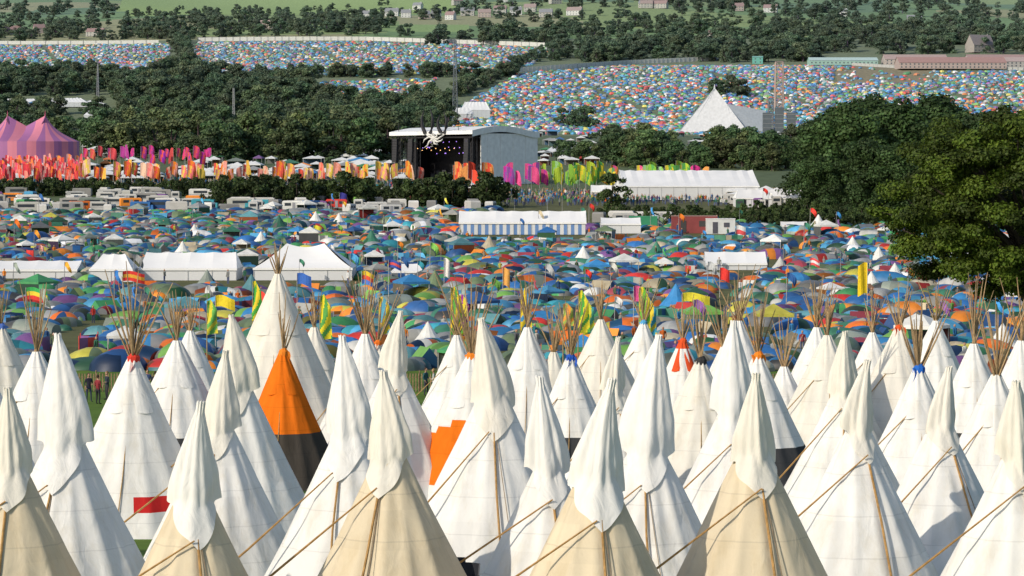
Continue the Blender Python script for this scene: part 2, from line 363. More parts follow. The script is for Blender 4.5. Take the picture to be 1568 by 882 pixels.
for e_ in [(388,556,405,444),(215,372,404,442),(698,902,330,371),(1075,1178,395,423),(0,125,408,437),(140,215,400,442),(915,985,340,368),(1035,1125,338,370),(600,650,412,436),(-300,640,296,326),(640,760,300,322),(760,1700,290,346)]: excl(*e_)
keep&=~(np.abs(pts[:,0]-(-28+12*np.sin(pts[:,1]/60)))<1.8)
keep&=~(np.abs(pts[:,0]-(35+14*np.sin(pts[:,1]/75+1)))<1.6)
keep&=~(np.abs(pts[:,0]-(-2+9*np.sin(pts[:,1]/50+2)))<1.3)
keep&=~(np.abs(pts[:,1]-(330+5*np.sin(pts[:,0]/20)))<1.8)
keep&=~(np.abs(pts[:,1]-(470+6*np.sin(pts[:,0]/30)))<3)
keep&=~(np.abs(pts[:,1]-(265+4*np.sin(pts[:,0]/18)))<1.6)
dens=.5+.5*np.sin(pts[:,0]/5+1.7*np.sin(pts[:,1]/9))*np.sin(pts[:,1]/7.3+1.3*np.sin(pts[:,0]/11))
keep&=rng.random(len(pts))<.80+.2*dens
pts=pts[keep]; N=len(pts)
kind=rng.choice(7,N,p=[.51,.23,.17,.013,.007,.04,.03])
Z3=np.stack([pts[:,0],pts[:,1],zt(pts[:,0],pts[:,1])-.03],1)
par=empty('camping_field')
tm=[dome(),dome(5,16,False),tunnel(),gazebo(),bell(),ridge(),windbreak()]
for k in range(7):
    m_=Mass(); s=kind==k; n=s.sum()
    base={0:1.42,1:1.2,2:1.2,3:.85,4:1.0,5:.95,6:.9}[k]
    sc=np.stack([base*rng.uniform(.7,1.35,n)]*3,1)*np.stack([rng.uniform(.85,1.25,n),rng.uniform(.85,1.2,n),rng.uniform(.75,1.2,n) ],1)
    if k in(3,4): sc=np.stack([base*rng.uniform(.85,1.25,n)]*3,1)
    c=cols3(n)
    if k==6: c[:,2]*=3.3; c=np.clip(c*1.2,0,.85)
    if k in (3,4):
        w=rng.random(n)<.5; c[w,0]=np.array([.70,.70,.66]) ; c[:,1]=.4; 
    m_.add(tm[k],Z3[s],rng.uniform(0,6.28,n),sc,c)
    m_.done(['dome_tents','small_dome_tents','tunnel_tents','gazebos','bell_tents','ridge_tents','windbreaks'][k],M_tent,par,smooth=(k in(0,1,2)))
# far hillside campsites
FR=[(660,200),(700,170),(725,152),(795,113),(960,101),(1120,95),(1240,93),(1290,103),(1420,110),(1760,108),(1760,212),(1200,212),(900,212),(740,208)]
FA=[(-200,64),(262,67),(255,112),(-200,112)]
FB=[(303,66),(560,68),(846,76),(815,100),(760,110),(500,118),(285,114)]
FC=[(480,126),(668,121),(650,156),(540,156)]
par2=empty('hillside_campsite')
def fartent():
    t=T()
    t.grid(lambda u,v:(math.cos(2*math.pi*u)*math.cos(v*math.pi/2)**.8*1.0,math.sin(2*math.pi*u)*math.cos(v*math.pi/2)**.8,math.sin(v*math.pi/2)*.8),7,3,lambda i,j:1 if i in(0,) else (2 if (i==5 and j<1) else 0)); return t
ft=fartent()
FPAL=np.array([(.03,.16,.48),(.05,.30,.62),(.02,.09,.28),(.10,.42,.62),(.04,.30,.32),(.06,.30,.08),(.22,.45,.10),(.75,.07,.04),(.85,.26,.04),(.42,.43,.42),(.85,.85,.83),(.32,.10,.38),(.7,.62,.10),(.2,.22,.22),(.08,.13,.06)])
FW=np.array([7,6,4,5,4.5,6,4.5,5,5,5,6,3,2,5,6]); FW=FW/FW.sum()
for poly,y0,y1,st,nm in ((FR,1740,2500,4.6,'hillside_tents'),(FA,2400,3010,5.4,'left_hill_tents'),(FB,2330,3010,5.4,'upper_hill_tents'),(FC,2150,2330,5.2,'strip_tents')):
    q_=jgrid(y0,y1,st,.23,20,.6); a,b=pxrow(q_[:,0],q_[:,1]); k=inpoly(a,b,poly)
    if nm=='hillside_tents':
        k&=~((a>1275)&(a<1440)&(b>104)&(b<128)&(rng.random(len(a))<.8))
    dens=.5+.5*np.sin(q_[:,0]/23+2*np.sin(q_[:,1]/37))*np.sin(q_[:,1]/31+1.5*np.sin(q_[:,0]/45))
    k&=rng.random(len(a))<.72+.28*dens
    k&=np.abs(np.sin(q_[:,0]/41+q_[:,1]/200))>.07
    k&=np.abs(np.sin(q_[:,1]/62+.4*np.sin(q_[:,0]/60)))>.05
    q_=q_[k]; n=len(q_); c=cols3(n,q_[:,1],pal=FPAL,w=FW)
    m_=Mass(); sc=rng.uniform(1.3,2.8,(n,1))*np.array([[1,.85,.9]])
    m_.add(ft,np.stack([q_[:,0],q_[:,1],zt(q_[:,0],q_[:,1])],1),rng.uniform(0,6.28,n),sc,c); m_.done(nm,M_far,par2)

# ------------------------------------------------------------ foliage
def leafcloud(centers,radii,n,size,flat=.8,cvar=.35,up=.35,shell=.55):
    centers=np.array(centers,float); radii=np.array(radii,float); w=radii**2; w/=w.sum()
    ci=rng.choice(len(centers),n,p=w); dv=rng.normal(size=(n,3)); dv/=np.linalg.norm(dv,axis=1)[:,None]
    rad=radii[ci]*(shell+(1-shell)*rng.random(n)**.6)*(1+.22*rng.normal(size=n)*.5)
    pos=centers[ci]+dv*rad[:,None]*np.array([1,1,flat])
    nr=dv+rng.normal(size=(n,3))*.55+np.array([0,0,up]); nr/=np.linalg.norm(nr,axis=1)[:,None]
    a=np.cross(nr,rng.normal(size=(n,3))); a/=np.linalg.norm(a,axis=1)[:,None]; b=np.cross(nr,a)
    s=size*rng.uniform(.6,1.3,n)[:,None]
    V=np.stack([pos-a*s*.5,pos+b*s*.32+nr*s*.06,pos+a*s*.5,pos-b*s*.32],1).reshape(-1,3)
    clv=rng.uniform(1-cvar,1+cvar,len(centers))
    k=clv[ci]*rng.uniform(.75,1.25,n)
    col=np.stack([k*(1+.25*(rng.random(n)-.4)),k,k*.9],1)
    return V,col
def treemesh(name,nc,nl,size,H=1.,W=.42,trunk=True,base=(.058,.095,.030),low=.16,mat=M_leaf,seed=0,conic=0):
    r=random.Random(seed); cs=[];rs=[]
    for i in range(nc):
        z=low+ (1-low)*r.random()**.8; prof=math.sin(math.pi*min(1,max(.03,(z-low*.5)/(1.02-low*.5)))**.75)**.6
        a=r.uniform(0,6.28); q=W*prof*r.random()**.55*(.8+.3*math.sin(3*a+seed)); rad=r.uniform(.08,.17)*(1 if nc<40 else .72)
        cs.append((q*math.cos(a)*H,q*math.sin(a)*H,(z-rad*.6)*H)); rs.append(rad*H)
    V,c=leafcloud(cs,rs,nl,size*H); n=len(c); c=c*np.array(base)
    L=np.arange(n*4); C=np.full(n,4)
    t=T(); t.tube([(0,0,-.02*H),(0.01*H,0,.2*H),(-.01*H,.01*H,.5*H),(0,0,.8*H)],[.035*H,.026*H,.018*H,.006*H],6,0)
    for i in range(7):
        p=cs[r.randrange(len(cs))]; z=r.uniform(.2,.5)*H; t.tube([(0,0,z),(p[0]*.5,p[1]*.5,(z+p[2])/2-.02*H),p],[.013*H,.009*H,.003*H],5,0)
    tv,tl,tc,tp=tarr(t)
    tl=tl+len(V); V=np.concatenate([V,tv]); L=np.concatenate([L,tl]); C=np.concatenate([C,tc]); c=np.concatenate([c,np.tile([.05,.04,.03],(len(tp),1))])
    o=build(name,V,L,C,c,mat); me=o.data; bpy.data.objects.remove(o); return me
TM=[treemesh('tree_crown_a',26,2600,.075,W=.44,seed=1,low=.1),treemesh('tree_crown_b',22,2300,.08,W=.52,seed=2,low=.06),treemesh('tree_crown_c',30,2600,.07,W=.36,seed=3,low=.1),treemesh('tree_crown_d',24,2400,.08,W=.6,seed=4,low=.04)]
BM=[treemesh('bush_a',20,2200,.09,W=.62,seed=5,low=.0),treemesh('bush_b',24,2200,.09,W=.75,seed=6,low=.0)]
HM=[treemesh('large_tree_a',85,15000,.034,W=.42,seed=8,low=.05),treemesh('large_tree_b',90,15000,.034,W=.36,seed=9,low=.05)]
def inst(parent,me,loc,s,col,nm='tree',wide=1.):
    o=bpy.data.objects.new(nm,me); o.parent=parent; o.location=loc; o.rotation_euler[2]=random.uniform(0,6.28); o.scale=(s*wide,s*wide,s); o.color=(*col,1); S.collection.objects.link(o); return o
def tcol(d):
    k=1-math.exp(-max(d-600,0)/3300); b=(.058,.095,.03); v=random.uniform(.8,1.95); y_=random.uniform(.75,1.35)  # tree tint includes painted aerial haze that grows with distance
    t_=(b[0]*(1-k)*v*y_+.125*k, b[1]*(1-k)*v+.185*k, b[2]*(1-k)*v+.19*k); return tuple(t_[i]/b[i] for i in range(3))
wood=empty('woodland')
def band(x0,x1,r0,r1,n,h,skip=None,par_=None):
    for _ in range(n):
        p=random.uniform(x0,x1); r=random.uniform(r0,r1); d=float(d_of_row(r)); 
        if skip and skip(p,r): continue
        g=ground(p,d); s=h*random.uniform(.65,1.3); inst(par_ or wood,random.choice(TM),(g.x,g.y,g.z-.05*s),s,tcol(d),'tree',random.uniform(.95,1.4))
for p0,p1,rr0,rr1,n,h_ in ((268,300,58,122,45,13),(700,830,148,88,34,11),(180,262,150,108,30,13)):
    for i in range(n):
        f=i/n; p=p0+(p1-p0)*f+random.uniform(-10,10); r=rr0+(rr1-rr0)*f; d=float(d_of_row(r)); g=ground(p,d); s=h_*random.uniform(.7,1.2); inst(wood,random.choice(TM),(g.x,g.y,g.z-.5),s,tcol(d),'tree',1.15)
band(-120,180,119,148,130,14); band(180,480,126,200,270,15.5,skip=lambda p,r:r>168 and r<182); band(-120,160,170,182,45,12)
band(-120,150,198,226,70,13); band(150,606,200,250,190,15.5,skip=lambda p,r:330<p<440 and 208<r<238)
band(480,690,158,205,110,14); band(440,790,113,119,60,10)
band(925,1040,232,258,40,11); band(1040,1100,246,262,16,7); band(1100,1245,234,262,46,11); band(850,930,240,252,9,7)
band(845,1250,78,96,170,15); band(1250,1800,56,84,220,15); band(560,1800,46,72,300,14,skip=lambda p,r:560<p<725 and r<56); band(-150,600,38,60,230,14)
band(-150,1800,24,46,230,13,skip=lambda p,r:(190<p<700 and r<30) or (560<p<720 and 38<r)); band(-150,190,2,24,60,14); band(700,1800,2,24,300,14,skip=lambda p,r:random.random()<.2); band(190,700,22,27,60,10); band(190,700,10,12,14,8)
band(1095,1140,140,150,6,13); band(860,900,190,200,5,12); band(1240,1700,222,250,70,11)
band(1480,1760,300,335,16,14)
bt=empty('large_trees')
for p,d,h_ in ((1262,640,21),(1300,610,24),(1340,640,26),(1385,620,25),(1430,650,26),(1250,600,13),(1470,640,22),(1320,580,17),(1375,575,16),(1285,655,23),(1500,620,22)):
    g=ground(p,d); k=random.uniform(.8,1.2); inst(bt,random.choice(HM),(g.x,g.y,g.z-.4),h_,(k*.8,k*.95,k*.95),'tree',1.1)
hd=empty('hedgerow')
def hedge(x0,x1,row,h,step,nm,dark=.9,var=.3):
    d=float(d_of_row(row)); xa,xb=float(gp(x0,d)),float(gp(x1,d)); x=xa
    while x<xb:
        y=d+random.uniform(-4,4); s=h*random.uniform(1-var,1+var); k=dark*random.uniform(.65,1.25)
        inst(nm,random.choice(BM),(x,y,zf(x,y)-.1*s),s,(k,k,k),'bush',random.uniform(.8,1.1)); x+=step*random.uniform(.6,1.2)
hedge(330,765,318,7.0,2.6,hd); hedge(330,765,315,6.2,3,hd); hedge(-150,340,300,4.2,2.2,hd); hedge(-150,340,298,3.8,2.5,hd)
hedge(930,1400,338,3.0,1.6,hd,1.2); hedge(930,1400,343,2.4,1.6,hd,1.3); hedge(1160,1400,350,3.6,1.8,hd); hedge(1160,1400,332,3.6,2,hd)
g=ground(937,650); inst(empty('oak_tree'),TM[3],(g.x,g.y,g.z-.3),8.2,(1.,1.05,1.),'crown')
def big_oak():
    d=200.; x0=float(gp(1592,d)); z0=zf(x0,d); e=empty('oak_tree',(x0,d,z0)); cz=z_at(314,d)-z0
    cs=[];rs=[]; r=random.Random(33)
    for i in range(430):
        a=r.uniform(0,6.28); sz=r.uniform(-1,1); k=r.uniform(.35,1.0)**.6
        R=11.2*(1+.07*math.sin(3*a+1)+.06*math.sin(7*a)); Rz=7.0*(1 if sz>0 else .95)
        q=R*k*math.sqrt(max(0,1-abs(sz)**2.4)); zz=cz+Rz*k*sz
        cs.append((q*math.cos(a),q*math.sin(a)*.85,zz)); rs.append(r.uniform(.6,1.5))
    V,c=leafcloud(cs,rs,235000,.25,flat=.55,cvar=.6,up=.7,shell=.3)
    base=np.array([.074,.118,.013]); c=c*base
    n=len(c); o=build('foliage',V,np.arange(n*4),np.full(n,4),c,M_leaf,e); o.color=(1,1,1,1)
    t=T(); t.tube([(0,0,-.3),(.1,0,1.2),(0,.1,3.5),(-.1,0,6),(.2,0,cz)],[.95,.7,.6,.5,.3],12,0)
    for i in range(0,len(cs),4):
        p=Vector(cs[i]); z=r.uniform(3.8,9); s=Vector((0,0,z)); m1=s.lerp(p,.4)+Vector((0,0,.5)); m2=s.lerp(p,.75)+Vector((r.uniform(-.4,.4),r.uniform(-.4,.4),.2))
        t.tube([s,m1,m2,p],[.24,.15,.09,.03],6,0)
    obj('trunk_and_limbs',t,[(.075,.06,.045)],mat=M_wood,parent=e)
big_oak()

# ------------------------------------------------------------ flags
def flagT(w=1.7,h=3.4,H=6.4):
    t=T(); t.tube([(0,0,0),(0,0,H*.5),(0.05,0,H)],[.06,.05,.03],4,1)
    t.grid(lambda u,v:(u*w*(1-.12*v)*(1+.25*math.sin(2.5*v)),.3*math.sin(5*u+2*v)*u*1.3,H-.1-v*h+.3*math.sin(3*u+v)-.5*u),5,5,lambda i,j:0 if (i*2+j)%7<4 else 2); return t
fl=flagT(); fm=Mass()
def flags(x0,x1,ra,rb,n,cols,s=1.,sv=.2):
    p=rng.uniform(x0,x1,n) if n>40 else np.linspace(x0,x1,n)+rng.uniform(-6,6,n)
    r=rng.uniform(ra,rb,n); d=d_of_row(r); X=gp(p,d); c=np.array(cols,float); ci=rng.integers(0,len(c),n); cj=rng.integers(0,len(c),n)
    cc=np.stack([c[ci],np.tile([.5,.5,.5],(n,1)),c[cj]],1)*rng.uniform(.7,1.05,(n,1,1))
    fm.add(fl,np.stack([X,d,zt(X,d)],1),rng.uniform(-.9,.9,n)+np.where(rng.random(n)<.25,math.pi,0),s*rng.uniform(1-sv,1+sv,n),cc)
PK=[(.85,.07,.08),(.9,.12,.07),(.85,.08,.18),(.9,.28,.22),(.75,.05,.08),(.9,.26,.05),(.85,.40,.36)]
OG=[(.9,.25,.03),(.9,.12,.08),(.85,.5,.08),(.85,.35,.28),(.8,.6,.1),(.85,.55,.4)]
GR=[(.25,.5,.05),(.45,.6,.05),(.75,.62,.04),(.10,.35,.08),(.3,.55,.25)]
flags(-120,132,262,290,300,PK,.82); flags(125,325,249,258,18,[(.85,.1,.12),(.7,.05,.25),(.85,.2,.1),(.45,.05,.3)],1.05); flags(120,335,285,290,26,OG+[(.85,.2,.2)],1.)
flags(335,640,287,290,40,OG+[(.85,.35,.3),(.8,.3,.2)],.98); flags(692,745,294,299,10,[(.85,.2,.03),(.8,.08,.04),(.85,.35,.1)],1.15)
flags(765,830,296,299,9,[(.55,.04,.35),(.85,.1,.3),(.3,.08,.4),(.8,.4,.5)],1.1); flags(834,912,295,299,20,GR,1.1); flags(918,985,295,299,11,[(.75,.6,.05),(.85,.3,.05),(.2,.5,.2),(.8,.1,.3)],.95); flags(985,1045,297,302,18,GR,1.15); flags(1055,1105,296,300,4,[(.8,.05,.3),(.9,.4,.1)],1.)
flags(230,300,262,268,5,[(.6,.04,.4),(.3,.03,.4),(.8,.1,.1)],1.1)
fm.done('festival_flags',M_cloth)
def banner(px,rt,rb,d,c1,c2,w=.8,nm='feather_banner'):
    g=ground(px,d); H=z_at(rt,d)-g.z; h=(rb-rt)*d/F; t=T(); ph=random.uniform(0,6)
    t.tube([(0,0,0),(0,0,H*.6),(.02,0,H)],[.05,.04,.02],5,0)
    t.grid(lambda u,v:(.03+u*w*min(1,.35+2.2*v)*(1-.1*math.sin(3*v)),.14*math.sin(4*u+5*v),H-.05-v*h+.12*u),8,28,lambda i,j:1 if math.sin(.45*j+.8*i+ph+1.3*math.sin(.3*j))>-.1 else 2)
    obj(nm,t,[(.4,.3,.15),c1,c2],g,random.uniform(-.5,.2),M_cloth)
for b in ((690,440,512,195,(.8,.55,.03),(.10,.35,.05)),(702,452,515,200,(.75,.6,.05),(.35,.05,.35)),(797,442,505,205,(.75,.55,.03),(.05,.25,.5)),(885,445,510,195,(.75,.65,.04),(.08,.35,.06)),(893,462,512,200,(.6,.6,.05),(.1,.4,.3)),(978,440,512,195,(.15,.45,.05),(.75,.6,.04)),(988,460,515,200,(.05,.35,.55),(.8,.6,.05)),(387,430,490,205,(.08,.4,.06),(.8,.6,.04)),(490,452,520,190,(.8,.65,.03),(.1,.35,.08)),(580,455,512,200,(.1,.35,.5),(.8,.55,.05)),(317,460,512,215,(.15,.45,.1),(.7,.6,.05)),(862,465,500,210,(.8,.3,.05),(.4,.5,.1))):
    banner(*b)
def sflag(px,rt,d,w,h,c1,c2=None,c3=None,nm='flag'):
    g=ground(px,d); H=z_at(rt,d)-g.z; t=T(); t.tube([(0,0,0),(0,0,H)],[.04,.025],5,0)
    t.grid(lambda u,v:(u*w,.12*math.sin(6*u+v),H-.03-v*h-.25*u*u+.08*math.sin(5*u)),6,3,lambda i,j:1+j); obj(nm,t,[(.5,.5,.48),c1,c2 or c1,c3 or c1],g,random.uniform(-.3,.3),M_cloth)
for a in ((188,415,290,2.2,1.0,(.75,.05,.04),(.8,.4,.05),(.75,.05,.04)),(330,452,230,1.6,.9,(.8,.6,.03)),(554,415,270,1.1,1.2,(.8,.55,.04),(.75,.1,.05),(.1,.2,.6)),(595,398,300,1.3,.8,(.05,.1,.4),(.7,.1,.1)),(455,418,290,1.5,1.1,(.05,.15,.5)),(970,438,260,1.2,1.4,(.8,.1,.3)),(1045,448,255,2.4,.8,(.75,.65,.05)),(1102,410,330,1.1,1.4,(.8,.05,.04)),(1127,345,480,1.6,2.2,(.75,.75,.72),(.75,.1,.1)),(1328,402,300,-1.0,3.2,(.85,.6,.02)),(40,440,260,2.0,1.1,(.05,.4,.1),(.8,.6,.05),(.7,.05,.04)),(520,295,640,1.6,1.6,(.05,.05,.3)),(505,375,400,.7,2.2,(.75,.75,.75)),(60,375,420,.7,2.,(.8,.4,.35)),(480,345,500,1.4,1.2,(.8,.7,.05)),(680,395,340,.7,2.2,(.8,.75,.7)),(770,410,330,.8,2.0,(.8,.4,.1)),(930,330,560,.8,2.5,(.8,.3,.3)),(1240,395,360,1.2,.9,(.8,.1,.1),(.8,.8,.8))): sflag(*a)
fm=Mass(); n=95; yy=rng.uniform(235,640,n); xx=rng.uniform(-1,1,n)*.19*yy; c=cols3(n); c[:,1]=.35; c[:,0]=np.clip(c[:,0]*1.5,0,.85); c[:,2]=c[:,0]
fm.add(flagT(.9,.75,4.2),np.stack([xx,yy,zt(xx,yy)],1),rng.uniform(-1,1,n),rng.uniform(.6,1.15,n),c); fm.done('campsite_flags',M_cloth)

# ------------------------------------------------------------ marquees, vans, stalls
def marquee(w,l,hw,hr,stripe=False,peaks=0,hip=0.0):
    t=T(); n=max(4,int(w/(.62 if stripe else 1.0)))
    for sy in (-1,1):
        for i in range(n):
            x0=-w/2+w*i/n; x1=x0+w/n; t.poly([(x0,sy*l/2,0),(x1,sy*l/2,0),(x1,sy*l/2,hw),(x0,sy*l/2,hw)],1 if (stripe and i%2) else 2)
        def fn(u,v):
            x=(u-.5)*w*1.02; sag=-.25*math.sin(math.pi*v)*(1 if peaks else .3)
            xx=x*(1-hip*v); s=(-.18*abs(math.sin(math.pi*u*max(1,peaks))) if peaks else -.06*abs(math.sin(math.pi*u*round(w/3))))*v*hr*.6
            return (xx,sy*(l/2+.12)*(1-v),hw+.01+v*(hr-hw)+sag+s)
        t.grid(fn,24,6,0)
        nb=max(2,round(w/3))
        for i in range(nb+1):
            x0=-w/2+w*i/nb; t.box((x0,sy*(l/2+.03),hw/2),(.09,.05,hw),3)
        t.box((0,sy*(l/2+.14),hw-.05),(w*1.02,.03,.28),0)
    for sx in (-1,1):
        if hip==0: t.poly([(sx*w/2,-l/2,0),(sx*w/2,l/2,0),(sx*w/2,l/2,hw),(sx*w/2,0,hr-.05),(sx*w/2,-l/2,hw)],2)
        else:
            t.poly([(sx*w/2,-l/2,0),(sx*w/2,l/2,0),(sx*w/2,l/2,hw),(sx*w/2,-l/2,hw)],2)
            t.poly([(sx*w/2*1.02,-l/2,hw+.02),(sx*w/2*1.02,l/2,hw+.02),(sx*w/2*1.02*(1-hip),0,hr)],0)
    return t
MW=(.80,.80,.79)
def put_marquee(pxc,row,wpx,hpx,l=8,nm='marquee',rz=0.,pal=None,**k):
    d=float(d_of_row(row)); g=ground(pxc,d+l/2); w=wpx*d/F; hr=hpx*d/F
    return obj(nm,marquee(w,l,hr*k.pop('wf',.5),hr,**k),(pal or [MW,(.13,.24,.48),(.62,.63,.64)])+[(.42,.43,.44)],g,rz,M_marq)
put_marquee(468,430,150,55,10,hip=.62,peaks=1,wf=.33); put_marquee(293,430,148,42,8,wf=.42,hip=.08); put_marquee(800,360,192,36,9,stripe=True,wf=.5)
put_marquee(1125,414,92,27,7,wf=.35); put_marquee(1050,308,205,46,26,wf=.45,hip=0,rz=.05); put_marquee(935,304,60,20,8); put_marquee(1180,318,110,27,10,wf=.5,hip=.1); put_marquee(60,427,130,26,8,wf=.5)
put_marquee(175,432,66,42,6,hip=.5,wf=.45); put_marquee(625,427,50,22,5,hip=.4); put_marquee(950,358,60,24,6,wf=.6); put_marquee(1215,352,40,12,5)
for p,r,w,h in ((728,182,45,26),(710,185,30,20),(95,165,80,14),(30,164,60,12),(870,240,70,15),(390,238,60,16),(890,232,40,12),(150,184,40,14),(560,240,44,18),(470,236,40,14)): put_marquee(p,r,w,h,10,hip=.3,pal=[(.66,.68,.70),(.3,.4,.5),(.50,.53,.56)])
obj('shipping_cabin',T().box((0,0,1.5),(8,3,3)).box((0,0,3.05),(8.1,3.1,.12),1).box((-2,-1.52,1.2),(1,.06,2.1),2).box((1.5,-1.52,1.7),(1.5,.06,1),2),[(.22,.05,.05),(.30,.18,.16),(.05,.05,.05)],ground(1063,float(d_of_row(357))))
obj('shipping_cabin',T().box((0,0,1.3),(5,3,2.6)).box((0,0,2.65),(5.1,3.1,.12),1).box((-1,-1.52,1.1),(.9,.06,2),2).box((1,-1.52,1.6),(1,.06,.8),2),[(.6,.61,.6),(.7,.7,.7),(.08,.08,.1)],ground(1103,float(d_of_row(358))))
obj('shipping_cabin',T().box((0,0,1.2),(5,2.6,2.4)).box((0,0,2.45),(5.1,2.7,.12),1).box((-1,-1.32,1.),(.9,.06,2),2),[(.04,.25,.12),(.06,.3,.15),(.03,.1,.06)],ground(985,float(d_of_row(352))))
def van():
    t=T(); t.box((0,0,1.35),(5.2,2.1,2.0),0).box((-.3,0,2.42),(4.2,1.9,.14),0,taper=.94).box((2.95,0,1.0),(.9,2.0,1.3),0,taper=.85)
    t.box((.3,-1.07,1.7),(3.4,.04,.6),1).box((.3,1.07,1.7),(3.4,.04,.6),1).box((2.62,0,1.85),(.08,1.7,.6),1).box((-2.62,0,1.7),(.06,1.4,.6),1).box((0,-1.07,1.1),(5,.03,.12),2)
    for x in(-1.7,1.9):
        for y in(-.95,.95): t.tube([(x,y-.12,.38),(x,y+.12,.38)],[.38,.38],10,3)
    return t
def caravan():
    t=T(); t.box((0,0,1.4),(4.8,2.1,1.5),0).box((0,0,2.3),(4.8,2.1,.3),0,taper=.9).box((0,0,.55),(4.5,2.0,.3),2).box((-1.2,-1.07,1.7),(1.3,.04,.6),1).box((1.2,-1.07,1.7),(1.1,.04,.6),1).box((0.05,-1.07,1.3),(.6,.04,1.6),2).box((2.42,0,1.7),(.04,1.5,.6),1).tube([(2.4,0,.5),(3.4,0,.5)],[.06,.05],5,3)
    for y in(-.98,.98): t.tube([(0,y-.1,.33),(0,y+.1,.33)],[.33,.33],10,3)
    return t
vm=Mass(); 
def vehicles(t,x0,x1,r0,r1,n):
    q_=np.stack([rng.uniform(x0,x1,n),rng.uniform(r0,r1,n)],1); d=d_of_row(q_[:,1]); d=np.round(d/7.5)*7.5; X=np.round(gp(q_[:,0],d)/4.2)*4.2+rng.uniform(-.5,.5,n); 
    _,u=np.unique(np.stack([np.round(X/4.2),d],1),axis=0,return_index=True); X=X[u];d=d[u]+rng.uniform(-1,1,len(u));m=len(u)
    b=np.where(rng.random(m)<.66,.6,.3)[:,None]*np.array([[1,.99,.95]])*rng.uniform(.7,1.08,(m,1)); rc=rng.random(m)<.2; b[rc]=PALN[rng.integers(0,len(PALN),rc.sum())]
    c=np.stack([b,np.tile([.03,.04,.05],(m,1)),np.tile([.3,.3,.32],(m,1)),np.tile([.02,.02,.02],(m,1))],1)
    vm.add(t,np.stack([X,d,zt(X,d)],1),rng.choice([0,1.57,.2,1.4,3.1],m)+rng.normal(0,.12,m),rng.uniform(.8,1.05,m),c)
vehicles(van(),-120,640,300,328,80); vehicles(caravan(),-120,640,300,330,85); vehicles(caravan(),640,770,308,326,14); vehicles(van(),1120,1240,312,320,12); vehicles(caravan(),900,1010,340,352,8)
vm.done('campervans_and_caravans',M_build)
sm=Mass(); gz=gazebo()
def stalls(x0,x1,r0,r1,n,s=1.6,wh=.75):
    p=rng.uniform(x0,x1,n); r=rng.uniform(r0,r1,n); d=d_of_row(r); X=gp(p,d); c=cols3(n); w=rng.random(n)<wh; c[w,0]=(.66,.67,.67); c[:,1]=.4
    k=(1-np.exp(-np.maximum(d-500,0)/7000))[:,None,None]; c=c*(1-k)+np.array([.3,.38,.45])*k  # stall colours faded with depth to paint in haze
    sm.add(gz,np.stack([X,d,zt(X,d)],1),rng.uniform(-.2,.2,n),np.stack([s*rng.uniform(.8,1.9,n),s*rng.uniform(.8,1.3,n),s*rng.uniform(.65,1.0,n)],1),c)
stalls(-100,640,262,285,150,1.3,.8); stalls(320,450,218,240,26,1.6); stalls(830,930,226,254,26,1.2,.75); stalls(700,860,205,225,22,1.4); stalls(-100,150,158,166,30,1.8); stalls(130,180,215,240,10,1.6); stalls(860,1300,206,226,60,1.2,.45); stalls(1120,1240,305,318,10,1.3,.9); stalls(640,760,290,300,14,1.1,.6); stalls(-20,640,240,262,50,1.3,.7)
sm.done('market_stalls',M_far)
pt=T(); pt.tube([(0,0,.82),(0,0,1.05),(0,0,1.38),(0,0,1.48)],[.17,.16,.21,.07],7,0).ell((0,0,1.62),(.1,.11,.13),1,7,5)
for s in(-1,1): pt.tube([(s*.1,0,.9),(s*.11,.02,.48),(s*.12,0,.04)],[.1,.075,.05],5,2).tube([(s*.2,0,1.4),(s*.26,-.02,1.1),(s*.25,-.1,.85)],[.065,.05,.035],5,0)
cm=Mass()
def crowd(x0,x1,r0,r1,n):
    p=rng.uniform(x0,x1,n); r=rng.uniform(r0,r1,n); d=d_of_row(r); X=gp(p,d); c=cols3(n)*.8; c[:,1]=(.42,.24,.16); c[:,2]=np.array([.04,.05,.09])*rng.uniform(.5,3,(n,1))
    cm.add(pt,np.stack([X,d,zt(X,d)],1),rng.uniform(0,6.28,n),rng.uniform(.93,1.08,n),c)
crowd(740,1240,297,316,900); crowd(-100,650,270,297,900); crowd(600,760,286,302,300); crowd(-50,1500,340,420,260); crowd(-50,1500,430,560,110); crowd(850,1250,222,255,300)
cm.done('festival_crowd',M_far)

